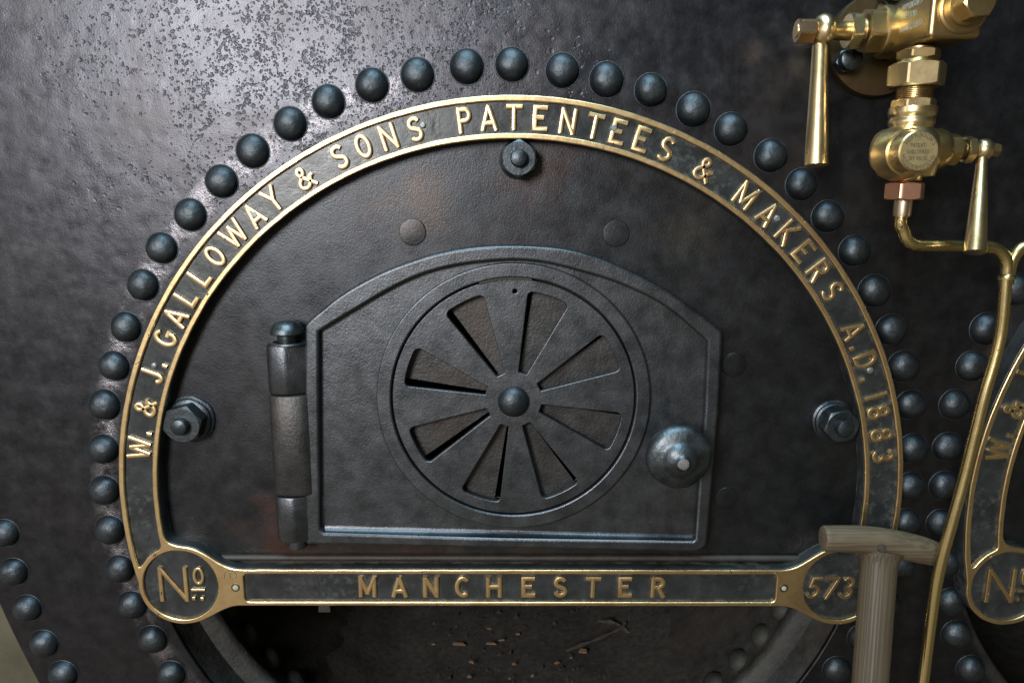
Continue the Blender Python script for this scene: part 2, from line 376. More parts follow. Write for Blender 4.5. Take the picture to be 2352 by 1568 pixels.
# ------------------------------------------------------------------ stroke lettering
EH = .09
def arc(cx, cy, rx, ry, a0, a1, n=14):
    return [(cx + rx * math.cos(rad(a0 + (a1 - a0) * k / n)), cy + ry * math.sin(rad(a0 + (a1 - a0) * k / n))) for k in range(n + 1)]
def cr2(pts, seg=6): return [(p[0], p[1]) for p in catmull([Vector((a, b, 0)) for a, b in pts], seg)]
e = EH
G = {
 'A': (.72, [[(.07, 0), (.36, .97)], [(.65, 0), (.36, .97)], [(.17, .29), (.55, .29)]]),
 'B': (.62, [[(e, 0), (e, 1)], [(e, 1 - e), (.33, 1 - e)] + arc(.33, .73, .2, .18, 90, -90) + [(e, .55)], [(e, e), (.35, e)] + arc(.35, .3, .21, .21, -90, 90) + [(e, .51)]]),
 'C': (.66, [arc(.37, .5, .28, .415, 48, 312, 24)]),
 'D': (.66, [[(e, e), (.3, e)] + arc(.3, .5, .28, .5 - e, -90, 90, 18) + [(e, 1 - e), (e, e), (.12, e)]]),
 'E': (.62, [[(.6, 1 - e), (e, 1 - e), (e, e), (.62, e)], [(e, .52), (.46, .52)]]),
 'F': (.6, [[(.6, 1 - e), (e, 1 - e), (e, 0)], [(e, .52), (.46, .52)]]),
 'G': (.74, [arc(.37, .5, .28, .415, 46, 325, 24), [(.60, .26), (.60, .50)], [(.44, .46), (.74, .46)]]),
 'H': (.7, [[(e, 0), (e, 1)], [(.61, 0), (.61, 1)], [(e, .5), (.61, .5)]]),
 'I': (.2, [[(.1, 0), (.1, 1)]]),
 'J': (.5, [[(.4, 1), (.4, .3)] + arc(.24, .28, .16, .19, 0, -175, 12)]),
 'K': (.68, [[(e, 0), (e, 1)], [(.62, 1), (e + .03, .36)], [(.27, .55), (.66, 0)]]),
 'L': (.58, [[(e, 1), (e, e), (.57, e)]]),
 'M': (.84, [[(e, 0), (e, 1)], [(.75, 0), (.75, 1)], [(e, .94), (.42, .16)], [(.75, .94), (.42, .16)]]),
 'N': (.7, [[(e, 0), (e, 1)], [(.61, 0), (.61, 1)], [(e, .95), (.61, .05)]]),
 'O': (.68, [arc(.34, .5, .25, .415, 90, 450, 32)]),
 'P': (.6, [[(e, 0), (e, 1)], [(e, 1 - e), (.32, 1 - e)] + arc(.32, .69, .2, .22, 90, -90, 14) + [(e, .47)]]),
 'R': (.66, [[(e, 0), (e, 1)], [(e, 1 - e), (.34, 1 - e)] + arc(.34, .70, .2, .21, 90, -90, 14) + [(e, .49)], [(.34, .49), (.6, 0)]]),
 'S': (.62, [arc(.31, .715, .21, .2, 28, 262, 18) + arc(.31, .285, .22, .2, 82, -152, 18)]),
 'T': (.68, [[(0, 1 - e), (.68, 1 - e)], [(.34, 1 - e), (.34, 0)]]),
 'U': (.66, [[(e, 1), (e, .3)] + arc(.33, .3, .24, .22, 180, 360, 14) + [(.57, 1)]]),
 'V': (.7, [[(.06, 1), (.35, .03)], [(.64, 1), (.35, .03)]]),
 'W': (1.0, [[(.04, 1), (.28, .03)], [(.28, .03), (.5, .9)], [(.5, .9), (.72, .03)], [(.72, .03), (.96, 1)]]),
 'Y': (.7, [[(.05, 1), (.35, .47)], [(.65, 1), (.35, .47)], [(.35, .5), (.35, 0)]]),
 '&': (.86, [cr2([(.80, .0), (.55, .3), (.27, .64), (.23, .80), (.34, .92), (.48, .85), (.47, .70), (.30, .54), (.12, .38), (.08, .2), (.19, .08), (.38, .07), (.56, .2), (.70, .44)]), [(.60, .43), (.84, .5)]]),
 '1': (.2, [[(.1, 0), (.1, 1)]]),
 '3': (.58, [arc(.28, .715, .19, .2, 150, -88, 18), arc(.28, .29, .22, .205, 92, -150, 18)]),
 '5': (.58, [[(.54, 1 - e), (.17, 1 - e), (.13, .52)], arc(.28, .33, .22, .24, 128, -150, 18)]),
 '7': (.58, [[(.02, 1 - e), (.57, 1 - e)], [(.54, 1 - e), (.22, 0)]]),
 '8': (.58, [arc(.29, .73, .18, .185, -90, 270, 24), arc(.29, .29, .22, .21, 90, 450, 26)]),
 '.': (.2, [[(.1, 0), (.1, .2)]]),
 "'": (.2, [[(.1, .75), (.1, 1)]]),
 ' ': (.4, []),
}
class Mesh:
    def __init__(s): s.v = []; s.f = []; s.k = 0
    def stroke(s, pts, hw, h, put):
        """one raised stroke with rounded shoulders along 2-D points; put(u, v, height) -> world"""
        pts = [Vector(p[:2]) for p in pts]; n = len(pts); closed = (pts[0] - pts[-1]).length < 1e-6
        h = h * (1 + .012 * (s.k % 7)); s.k += 1
        sec = [(-1, -.15), (-1, .62), (-.86, .9), (-.6, 1), (.6, 1), (.86, .9), (1, .62), (1, -.15)]
        rows = []
        for i in range(n):
            if closed: a, b = pts[(i - 1) % (n - 1)], pts[(i + 1) % (n - 1)]
            else: a, b = pts[max(i - 1, 0)], pts[min(i + 1, n - 1)]
            p = pts[i]
            d0 = (p - a).normalized() if (p - a).length > 1e-9 else (b - p).normalized()
            d1 = (b - p).normalized() if (b - p).length > 1e-9 else d0
            n0, n1 = Vector((-d0.y, d0.x)), Vector((-d1.y, d1.x)); m_ = n0 + n1
            m_ = m_ * (1 / max(.25, (1 + n0.dot(n1)))) if m_.length > 1e-6 else n0
            r = []
            for a_, z in sec:
                q = p + m_ * hw * a_; r.append(len(s.v)); s.v.append(put(q.x, q.y, h * z))
            rows.append(r)
        for r0, r1 in zip(rows, rows[1:]):
            for j in range(len(sec) - 1): s.f.append((r0[j], r0[j + 1], r1[j + 1], r1[j]))
        if not closed: s.f.append(tuple(reversed(rows[0]))); s.f.append(tuple(rows[-1]))
    def glyph(s, ch, hw, h, put):
        for st in G[ch][1]: s.stroke(st, hw, h, put)
    def build(s, name, material, parent=None, angle=40): return from_pydata(name, s.v, s.f, material, parent, angle)

# ------------------------------------------------------------------ signed distance outlines
def contour(fn, x0, x1, z0, z1, step):
    xs = np.arange(x0, x1, step); zs = np.arange(z0, z1, step)
    X, Z = np.meshgrid(xs, zs, indexing='ij'); S = fn(X, Z); segs = {}
    def pt(i, j, k, l):
        a, b = S[i, j], S[k, l]; t = a / (a - b)
        return (xs[i] + (xs[k] - xs[i]) * t, zs[j] + (zs[l] - zs[j]) * t)
    I = S < 0; pts = {}; nxt = {}
    mixed = np.argwhere((I[:-1, :-1] != I[1:, :-1]) | (I[:-1, :-1] != I[:-1, 1:]) | (I[:-1, :-1] != I[1:, 1:]))
    adj = {}
    for i, j in mixed:
        c = [(i, j), (i + 1, j), (i + 1, j + 1), (i, j + 1)]; ed = []
        for q in range(4):
            a, b = c[q], c[(q + 1) % 4]
            if I[a] != I[b]:
                key = (min(a, b), max(a, b)); key = (tuple(map(int, key[0])), tuple(map(int, key[1])))
                pts.setdefault(key, pt(*key[0], *key[1])); ed.append(key)
        for a, b in ([(ed[0], ed[1])] if len(ed) == 2 else [(ed[0], ed[1]), (ed[2], ed[3])]):
            adj.setdefault(a, []).append(b); adj.setdefault(b, []).append(a)
    loops = []; left = set(adj)
    while left:
        s = next(iter(left)); lp = [s]; left.discard(s); cur = s
        while True:
            nn = [q for q in adj[cur] if q in left]
            if not nn: break
            cur = nn[0]; left.discard(cur); lp.append(cur)
        L_ = [pts[q] for q in lp]; keep = [L_[0]]
        for q in L_[1:]:
            if math.hypot(q[0] - keep[-1][0], q[1] - keep[-1][1]) > step * .45: keep.append(q)
        if len(keep) > 8: loops.append(keep)
    loops.sort(key=lambda l: -len(l)); return loops
def smin(a, b, k):
    k = np.maximum(k, 1e-6); h = np.clip(.5 + .5 * (b - a) / k, 0, 1)
    return b + (a - b) * h - k * h * (1 - h)
def box(X, Z, x0, x1, z0, z1, r=0.0):
    dx = np.abs(X - (x0 + x1) / 2) - (x1 - x0) / 2 + r; dz = np.abs(Z - (z0 + z1) / 2) - (z1 - z0) / 2 + r
    return np.hypot(np.maximum(dx, 0), np.maximum(dz, 0)) + np.minimum(np.maximum(dx, dz), 0) - r

# key dimensions of the name plate, metres
OX, OZ = .0045, -.3985
RO, RI, RPO, RPI = .5200, .4690, .5127, .4760
RLX, RRX, RZ_, RR_, RD = -.4452, .4535, -.5178, .0575, .0507
BT, BB = -.4942, -.5478
YN = -.030

def sd_arch(X, Z, ro, ri, zcut):
    d = np.hypot(X - OX, Z - OZ); return np.maximum(np.maximum(d - ro, ri - d), zcut - Z)
def sd_name(X, Z):
    a = sd_arch(X, Z, RO, RI, RZ_)
    d = np.hypot(X - OX, Z - OZ); k = .022 * np.clip(((RO + RI) / 2 - d) / .02, 0, 1)
    ro = np.minimum(np.hypot(X - RLX, Z - RZ_), np.hypot(X - RRX, Z - RZ_)) - RR_
    b = box(X, Z, RLX, RRX, BB, BT)
    rb = smin(ro, b, .030)
    return smin(a, rb, k)
NAME_LOOPS = contour(sd_name, -.53, .54, -.60, .14, .0022)
def sd_pocket(X, Z):
    a = sd_arch(X, Z, RPO, RPI, RZ_ + .02)
    ro = np.minimum(np.hypot(X - RLX, Z - RZ_), np.hypot(X - RRX, Z - RZ_)) - (RR_ + .0005)
    return -smin(-a, ro, .006)
POCKET = contour(sd_pocket, -.53, .54, -.60, .14, .0022)[0]

# ------------------------------------------------------------------ the setting behind: wall past the boiler's edge
wall = from_pydata('wall', [(-3, .32, -2), (3, .32, -2), (3, .32, 2), (-3, .32, 2), (-3, .40, -2), (3, .40, -2), (3, .40, 2), (-3, .40, 2)],
    [(0, 1, 2, 3), (7, 6, 5, 4), (0, 4, 5, 1), (1, 5, 6, 2), (2, 6, 7, 3), (3, 7, 4, 0)], WALLM)
# cut for the flues: the wall only stands left of the boiler
for v in wall.data.vertices:
    if v.co.x > 0: v.co.x = -.55
wall['label'] = 'plain pale olive wall showing past the lower left edge of the boiler'; wall['category'] = 'wall'

# ------------------------------------------------------------------ boiler
S2 = U(2292, 1049, YN).x - U(318, 1034, YN).x      # spacing of the two furnaces
boiler = thing('boiler', 'riveted black iron boiler end plate around both furnace fronts', 'boiler')
FX, FZ, FR = -.004, -.4150, .5055
plate('end_plate', [circle(.824, -.134, 1.6, 360), circle(FX, FZ, FR, 200), circle(FX + S2, FZ, FR, 200)], 0.0, .018, IRON_PLATE, boiler, bevel=.002)
RIV = [(390,1552),(347,1472),(300,1393),(272,1310),(248,1221),(236,1129),(234,1034),(236,932),(258,843),(285,753),(324,656),(367,571),(433,494),(505,417),(577,347),(664,284),(752,233),(853,195),(958,171),(1072,152),(1176,147),(1293,161),(1395,182),(1497,206),(1596,251),(1682,297),(1774,358),(1845,424),(1905,498),(1967,577),(2013,669),(2051,759),(2080,843),(2097,932),(2101,1033),(2094,1120),(2085,1204),(2071,1300),(2040,1388),(1985,1468),(1926,1542),
       (5,1228),(26,1317),(58,1401),(96,1482),(140,1553),
       (2340,666),(2271,757),(2238,843),(2198,931),(2182,1029),(2174,1118),(2166,1204),(2176,1297),(2189,1385),(2201,1459),(2234,1539)]
def rivet_mesh(seed):
    n, prof = 36, []
    for k in range(11):
        t = k / 10 * math.pi / 2; prof.append((math.sin(t) * .0152, math.cos(t) ** .9 * .0200 if k < 10 else 0))
    prof = [(-.001, .0222), (.0003, .0219), (.0006, .0213), (.0004, .0206), (.0000, .0201)] + prof[1:]
    o = lathe('rivet', (0, 0, 0), (0, -1, 0), prof, IRON_RIVET, n=n, angle=60)
    for v in o.data.vertices:
        d = noise.noise(Vector((v.co.x * 60 + seed * 9, v.co.y * 60, v.co.z * 60))) * .0010 + noise.noise(Vector((v.co.x * 200 + seed * 5, v.co.y * 200, v.co.z * 200))) * .00035
        if v.co.y < -.001: v.co += v.co.normalized() * d
    return o
protos = [rivet_mesh(s) for s in range(5)]
for i, (px, py) in enumerate(RIV):
    o = protos[i] if i < 5 else protos[i % 5].copy()
    if i >= 5: COL.objects.link(o)
    o.parent = boiler; o.location = U(px, py, -.006); o.location.y = 0.0
    o.rotation_euler = (0, random.uniform(0, 6.28), 0); s = random.uniform(.965, 1.03); o.scale = (s, random.uniform(.95, 1.05), s)
# the flues that run back from the end plate, with the ring seam inside the mouth
for k, fx in enumerate((FX, FX + S2)):
    prof = [(0.006, FR + .0), (.03, FR - .002), (.048, FR - .006), (.052, FR - .026), (.060, FR - .032), (.070, FR - .030), (.076, FR - .018), (.10, FR - .016), (.5, FR - .016), (1.6, FR - .016)]
    n = 120; vs = []; fs = []
    for t, r in prof:
        for q in range(n):
            th = 2 * math.pi * q / n; vs.append((fx + r * math.cos(th), t, FZ + r * math.sin(th)))
    for i in range(len(prof) - 1):
        for q in range(n):
            q2 = (q + 1) % n; fs.append((i * n + q, i * n + q2, (i + 1) * n + q2, (i + 1) * n + q))
    fs.append(tuple(range((len(prof) - 1) * n, len(prof) * n)))
    from_pydata('flue_tube', vs, fs, IRON_FLUE, boiler, 50)
fr = None
for a in (200, 206.5, 213, 219.5, 226, 232.5, 239, 307, 313.5, 320, 326.5, 333):
    if fr is None:
        fr = lathe('flue_rivet', (0, 0, 0), (0, 0, 1), [(-.002, .0195), (.004, .0185), (.009, .014), (.012, .007), (.0128, 0)], IRON_FLUE, n=24, angle=60); o = fr
    else:
        o = fr.copy(); COL.objects.link(o)
    th = rad(a); o.parent = boiler
    o.location = (FX + (FR - .016) * math.cos(th), .115, FZ + (FR - .016) * math.sin(th)); o.rotation_euler = (0, math.pi * 1.5 - th + 0, 0)

# ash and litter on the flue floor
vs = []; fs = []; nx, ny = 70, 60
for i in range(nx + 1):
    for j in range(ny + 1):
        x = -.42 + .84 * i / nx; y = .085 + 1.2 * (j / ny) ** 1.4
        zf = FZ - math.sqrt(max(0, (FR - .016) ** 2 - (x) ** 2))
        zt_ = FZ - math.sqrt(max(0, (FR - .016) ** 2 - x * x)) + .005 - max(0, abs(x) - .25) * .09 + .004 * noise.noise((x * 30, y * 20, 5))
        z = (FZ - FR + .060 + .012 * noise.noise((x * 9, y * 9, 0)) + .006 * noise.noise((x * 40, y * 40, 2)) + .05 * max(0, y - .25))
        dz_ = zt_ - z; z = z + .5 * (dz_ + math.sqrt(dz_ * dz_ + .00012))
        vs.append((x + FX, y, z))
for i in range(nx):
    for j in range(ny): a = i * (ny + 1) + j; fs.append((a, a + 1, a + ny + 2, a + ny + 1))
ra = random.Random(11)
for k in range(420):                    # cinders and crumbs bedded in the ash
    x, y = ra.uniform(-.2, .2), .09 + ra.random() ** 1.3 * .4; s_ = ra.choice((.0015, .002, .003, .004, .006)) * ra.uniform(.7, 1.3)
    zc = FZ - FR + .060 + .012 * noise.noise((x * 9, y * 9, 0)) + .006 * noise.noise((x * 40, y * 40, 2)) + .05 * max(0, y - .25); b0 = len(vs)
    for dx, dy, dz in ((1, 0, 0), (0, 1, 0), (-1, 0, 0), (0, -1, 0), (0, 0, 1), (0, 0, -1)):
        vs.append((x + FX + dx * s_ * ra.uniform(.6, 1.4), y + dy * s_ * ra.uniform(.6, 1.4), zc + dz * s_ * ra.uniform(.5, 1.1)))
    for q in range(4): fs += [(b0 + q, b0 + (q + 1) % 4, b0 + 4), (b0 + (q + 1) % 4, b0 + q, b0 + 5)]
ash = from_pydata('ash', vs, fs, ASH, None, 60)
ash['kind'] = 'stuff'; ash['label'] = 'dark ash and dust lying along the bottom of the flue'
def on_ash(px, py):
    d = _f + (px - CX) / F * _r - (py - CY) / F * _u
    t = (FZ - FR + .069) / d[2]; return Vector((d[0] * t, -D + d[1] * t, d[2] * t))
CH = [(1055,1481,30,8,6),(1129,1480,26,6,-12),(1152,1472,16,5,5),(996,1481,12,5,0),(1084,1523,16,6,-30),(1181,1527,10,6,10),(1279,1524,13,9,35),(1312,1512,9,6,60),(1078,1556,10,7,10),(1223,1554,10,6,60),(1505,1561,18,7,35),(1190,1458,11,6,-20),(1124,1445,12,8,30),(1420,1450,18,9,35),(1340,1497,20,14,-20),(1170,1560,7,6,0)]
chip0 = None
for px, py, ln, wd, an in CH:
    if chip0 is None:
        bm = bmesh.new(); bmesh.ops.create_cube(bm, size=1.0)
        for v in bm.verts:
            v.co.x *= 1 - .35 * (v.co.y > 0) * (v.co.x > 0); v.co.z *= .25 + .1 * (v.co.x > 0)
        bmesh.ops.bevel(bm, geom=bm.edges, offset=.06, segments=1, affect='EDGES')
        me = bpy.data.meshes.new('wood_chip'); bm.to_mesh(me); bm.free(); o = chip0 = finish('wood_chip', me, CHIP)
    else:
        o = chip0.copy(); COL.objects.link(o)
    p = on_ash(px, py); s = mpp(px, py, p.y)
    o.location = p + Vector((0, 0, .003)); o.scale = (ln * s * random.uniform(.75, 1.0), wd * s * 1.0, .006); o.rotation_euler = (rad(random.uniform(-12, 12)), rad(random.uniform(-10, 10)), rad(an))
    o['label'] = 'small orange brown chip of wood lying on the ash inside the flue'; o['category'] = 'wood chip'; o['group'] = 'chips of wood scattered on the flue floor'
pa = [on_ash(*q) + Vector((0, 0, h)) for q, h in (((1300, 1500), .006), ((1370, 1480), .012), ((1424, 1463), .02), ((1436, 1452), .024))]
pb = [on_ash(*q) + Vector((0, 0, h)) for q, h in (((1374, 1436), .010), ((1412, 1448), .018), ((1446, 1470), .016))]
stk = thing('stick', 'broken forked stick lying on the ash below the bar', 'stick')
tube('twig', catmull(pa, 4), [.0022 + .0012 * (i % 3) for i in range(13)], STICK, stk, 8); tube('side_twig', catmull(pb, 4), [.002 + .001 * (i % 4) for i in range(9)], STICK, stk, 8)

# ------------------------------------------------------------------ name plate around the furnace mouth
PTS = {  # letter, centre in the photo
 'arch': [('W',318,1030),('.',342,998),('&',331,935),('J',350,866),('.',378.5,842),('G',382,778),('A',409,732),('L',434,688),('L',464,640),('O',492.6,588.7),('W',532,535),('A',587,500.6),('Y',621.3,454),('&',700.6,411.6),('S',779,361),('O',834,336.4),('N',892,316),('S',953,298),('P',1066.5,274.6),('A',1122.6,270.5),('T',1180.7,268.6),('E',1241.7,269.2),('N',1305.4,276.6),('T',1367.6,285.6),('E',1420.9,302),('E',1475.7,318.4),('S',1533,339),('&',1621.9,386),('M',1717.7,446),('A',1764.2,492.6),('K',1812,532.3),('E',1850.4,574.7),('R',1884.6,620),('S',1916,667.8),('A',1960.4,760),('.',1959,801),('D',1989,827.6),('.',1981.7,873.8),('1',2011.7,911.4),('8',2018,947.7),('8',2026.7,999),('3',2030.5,1047.8)],
 'bar': list(zip('MANCHESTER', (843.6,917.4,989.7,1062,1135.4,1213.6,1287.8,1362,1436,1512.4))),
}
YB = YN + .0042            # recessed face
npl = thing('nameplate', 'brass bordered name plate arching over the furnace door with number 573 in its right roundel', 'name plate')
plate('casting', NAME_LOOPS[:2], YB, .0265, PAINT, npl, bevel=.0012)
def bar_pocket():
    a = U(560, 1348, YN).x; b = U(1783, 1350, YN).x
    return rounded([(a, BB + .0063), (b, BB + .0063), (b, BT - .0063), (a, BT - .0063)], .006)
border = plate('brass_border', NAME_LOOPS[:2] + [POCKET, circle(RLX, RZ_, RD, 120), circle(RRX, RZ_, RD, 120), bar_pocket()], YN, .0048, BRASS, npl, bevel=.0016, res=3)
rng_ = random.Random(3)
for v in border.data.vertices:      # hand-filed edges, slightly uneven
    v.co.x += .00035 * noise.noise(v.co * 60); v.co.z += .00035 * noise.noise(v.co * 60 + Vector((5, 1, 2)))
RB, RT = .4793, .5092               # base line and cap line of the arch lettering
LH = RT - RB
words = Mesh()
for ch, px, py in PTS['arch']:
    q = U(px, py, YN); th = math.atan2(q.z - OZ, q.x - OX)
    hgt = LH * (1.0 if ch not in '&' else .93); w = G[ch][0]; hw = .100
    t_dir = Vector((math.sin(th), 0, -math.cos(th))); r_dir = Vector((math.cos(th), 0, math.sin(th)))
    base = Vector((OX, 0, OZ)) + r_dir * (RB + (0 if ch != '.' else .0005))
    tilt = rng_.uniform(-.02, .02)
    def put(u, v, h, base=base, w=w, hgt=hgt, tilt=tilt, t_dir=t_dir, r_dir=r_dir):
        uu = (u - w / 2) * hgt * .96; vv = v * hgt; uu += vv * tilt
        p = base + t_dir * uu + r_dir * vv; return (p.x, YB - h, p.z)
    words = Mesh(); words.glyph(ch, hw, .0038, put); words.build('full_stop' if ch == '.' else 'letter', BRASS, npl)
words = Mesh()
zb = U(1180, 1371.8, YN).z; zt = U(1180, 1326, YN).z
for ch, px in PTS['bar']:
    cx = U(px, 1349, YN).x; w = G[ch][0]; hgt = zt - zb; tilt = rng_.uniform(-.03, .03)
    words = Mesh(); words.glyph(ch, .108, .0036, lambda u, v, h, cx=cx, w=w, hgt=hgt, tilt=tilt: (cx + (u - w / 2) * hgt * (1.02 if w < .8 else .95) + v * hgt * tilt, YB - h, zb + v * hgt)); words.build('letter', BRASS, npl)
words = Mesh()
def R5(x, y): return (0 + .3234 * x * .91875, (1200 + .3234 * y) * .91875)
z0 = U(*R5(1335, 938), YN).z; z1 = U(*R5(1335, 677), YN).z; x0 = U(*R5(1225, 800), YN).x; x1 = U(*R5(1447, 800), YN).x
for st in ([(.065, 0), (.065, 1)], [(.935, 0), (.935, 1)], [(.075, .96), (.925, .04)]):
    words.stroke([(x0 + a * (x1 - x0), z0 + b * (z1 - z0)) for a, b in st], .0029, .0036, lambda u, v, h: (u, YB - h, v))
words.build('letter', BRASS, npl); words = Mesh()
def ell(cx, cy, rx, ry):
    c = U(*R5(cx, cy), YN); s = mpp(*R5(cx, cy), YN) * .3234 * .91875
    return [(c.x + rx * s * math.cos(2 * math.pi * k / 32), c.z + ry * s * 1.07 * math.sin(2 * math.pi * k / 32)) for k in range(33)]
words.stroke(ell(1530, 746, 33, 58), .0021, .0034, lambda u, v, h: (u, YB - h, v))
for (xa, xb, yy, hw) in ((1478, 1578, 852, .0020), (1485, 1506, 918, .0029), (1550, 1572, 922, .0029)):
    a, b = U(*R5(xa, yy), YN), U(*R5(xb, yy), YN)
    words.stroke([(a.x, a.z), (b.x, b.z)], hw, .0033, lambda u, v, h: (u, YB - h, v))
words.build('letter', BRASS, npl)
words = Mesh()
def R4(x, y): return (1764 + .29713 * x, 1102.5 + .29713 * y)
for ch, cx in (('5', 362), ('7', 490), ('3', 618)):
    c = U(*R4(cx, 836), YN); hgt = (U(*R4(cx, 750), YN) - U(*R4(cx, 922), YN)).z; w = G[ch][0]
    words = Mesh(); words.glyph(ch, .078, .0034, lambda u, v, h, c=c, hgt=hgt, w=w: (c.x + (u - w / 2) * hgt * .98 + (v - .5) * hgt * .20, YB - h, c.z + (v - .5) * hgt)); words.build('digit', BRASS, npl)
lg = U(746, 1386, -.012); plate('lug', [rounded([(lg.x - .009, lg.z - .011), (lg.x + .009, lg.z - .011), (lg.x + .007, lg.z + .006), (lg.x - .007, lg.z + .006)], .002)], -.016, .008, IRON_SILL, npl, bevel=.001)
for px, py, r, mt in ((355, 839, 6.5, PINM), (971, 288, 7, PINM), (1408.6, 295, 8, PINM), (1783.4, 502, 7, PINM), (1996.7, 849.6, 7.5, PINM), (585.7, 492.4, 8, VERDIGRIS), (338, 1234, 6.5, PAINT), (1510, 1348.5, 5, PAINT), (953.8, 1345, 5.5, DARK), (541, 1348.5, 6.5, VERDIGRIS), (1800.5, 1350, 5.5, VERDIGRIS)):  # the near-black disc is no pin, it paints an open hole in the bar
    on_brass = px in (541, 1800.5); base = YN if on_brass else YB
    h = {6.5: .0026, 8: .0046}.get(r, .0034)
    if on_brass: h = .0009
    if mt is PAINT or mt is DARK: h = .0009
    s = mpp(px, py, YN) * r
    o = lathe('pin', U(px, py, base), (0, -1, 0), [(-.002, s), (h * .75, s), (h, s * .72), (h * 1.02, 0)], mt, npl, n=20)
# the brass ring left by the countersunk hole of each bar end
for px, py in ((541, 1348.5), (1800.5, 1350)):
    s = mpp(px, py, YN); q = U(px, py, YN); words = Mesh()
    words.stroke([(q.x + 8 * s * math.cos(a * .2618), q.z + 8 * s * math.sin(a * .2618)) for a in range(25)], .0011, .0005, lambda u, v, h: (u, YN - h, v))
    words.build('pin_seat', BRONZE, npl)
# scratched maker's marks on the left bar end
words = Mesh()
q = U(529, 1322, YN); s = mpp(529, 1322, YN)
words.stroke([(q.x + 14 * s * math.cos(rad(a)), q.z + 14 * s * math.sin(rad(a))) for a in range(-30, 211, 12)], .00035, .00025, lambda u, v, h: (u, YN - h, v))
for st in ([(-5, 6), (5, 6)], [(0, 6), (0, -6)]): words.stroke([(q.x + a * s, q.z + b * s) for a, b in st], .0004, .00025, lambda u, v, h: (u, YN - h, v))
words.build('stamped_mark', STAMP, npl)

def copy_tree(o, dx, parent=None):
    c = o.copy(); COL.objects.link(c)
    if parent is None: c.location.x += dx
    else: c.parent = parent
    for ch in list(o.children): copy_tree(ch, dx, c)
    return c
np2 = copy_tree(npl, S2)
np2['label'] = 'second brass bordered name plate cut off by the right edge behind the brass drain pipe'
for o in (npl, np2): o['group'] = 'name plates around the two furnaces'

# ------------------------------------------------------------------ furnace front inside the arch
YM = -.007
front = thing('furnace_front', 'black iron furnace front with hinged door and round fan shaped air damper', 'furnace front')
def mouth(dx):
    lp = [(OX + dx + (RI + .004) * math.cos(a), OZ + (RI + .004) * math.sin(a)) for a in np.linspace(rad(-13.2), rad(193.2), 180)]
    return [(float(a), float(b)) for a, b in lp]
VC = U(1179.5, 917, -.03); VS = mpp(1179.5, 917, -.03)
plate('mouth_plate', [mouth(0), circle(VC.x, VC.z, .145, 80)], YM, .010, IRON_MOUTH, front, bevel=.001)
# sill ledge along the foot of the mouth plate
sa, sb = U(560, 1293, -.012), U(1800, 1296, -.012)
lathe('sill', (sa.x - .09, -.0095, -.487), (1, 0, 0), [(0, .0045), (sb.x - sa.x + .16, .0045)], IRON_SILL, front, n=20)
for px, py, r in ((948, 533, 31), (1415, 536, 31), (1686, 837, 28), (1667, 1143, 26)):
    s = mpp(px, py, YM) * r
    lathe('flush_rivet', U(px, py, YM), (0, -1, 0), [(-.002, s * 1.02), (.0006, s), (.0013, s * .965), (.0015, s * .9), (.0013, 0)], IRON_MOUTH, front, n=40, wob=.02)
def bolt(px, py, rw, nutx, nuty, rn, stx, sty, rs, rot):
    """washer, nut and stud end standing out from the mouth plate"""
    s0 = mpp(px, py, YM); b = U(px, py, YM); r = rw * s0
    grp = lathe('bolt', b, (0, -1, 0), [(-.001, r * 1.12), (.0035, r * 1.10), (.005, r * 1.0), (.008, r * .98), (.0095, r * .90)], IRON_BOLT, front, n=48, wob=.03)
    rn_ = rn * s0
    hexnut('nut', b + Vector((0, -.0095, 0)), (0, -1, 0), .021, rn_ * 1.02, IRON_BOLT, grp, rot=rot, chamfer=(0, 1))
    r3 = rs * s0 * .96
    lathe('stud', b + Vector((0, -.028, 0)), (0, -1, 0), [(0, r3), (.010, r3), (.0125, r3 * .86), (.014, r3 * .5), (.0142, 0)], IRON_BOLT, grp, n=28, wob=.03)
bolt(440, 961, 50, 418, 970, 45, 402, 983, 20, .25)
bolt(1912, 964, 44, 1934, 975, 40, 1948, 988, 20, .2)
bolt(1191, 367, 40, 1190, 365, 42, 1194, 368, 20, .5)

# door
YR, YP, YV, YD = -.038, -.0265, -.0345, -.0315      # rim, panel, vent ring, damper faces
SIDE_L = 733
outer_arc = [(715.5,730.7),(781,678.7),(845,641),(907,613),(989,585.7),(1060,571.5),(1126,565),(1180.7,563.8),(1240,566),(1304.4,573.4),(1365,589),(1422,611.7),(1478,638),(1531.6,667.7),(1613.7,725.2)]
oa = [xz(p) for p in catmull([U(px, py, YR) for px, py in outer_arc], 5)]
tail = rounded([xz(U(*q, YR)) for q in ((1610, 722.6), (1660, 762), (1651, 943), (1624, 1255), (1600, 1268), (740, 1250.5), (700, 1250), (700, 748), (713, 732.5))], [0, .009, 0, .016, .016, 0, .004, .010, 0], 5)
rim_o = oa + tail[1:-1]
inner_arc = [(731.9,762.2),(824.9,706),(893,666),(961.8,633.6),(1030,614),(1098.5,603.4),(1175.8,598),(1245,603),(1312.6,618.5),(1422,651.4),(1531.6,706),(1624.6,784)]
rim_i = [xz(p) for p in catmull([U(px, py, YR) for px, py in inner_arc], 5)] + [xz(U(*q, YR)) for q in ((1619, 943), (1607, 1090), (1597, 1238), (1592, 1242.5), (1148, 1236), (745, 1224), (735, 1215), (733, 1000))]
door = plate('door', [rim_o, circle(VC.x, VC.z, 279.5 * VS, 160)], YP, .016, IRON_CAST, front, bevel=.001)
plate('door_rim', [rim_o, rim_i], YR, .0255, IRON_CAST, door, bevel=.0038, res=4)
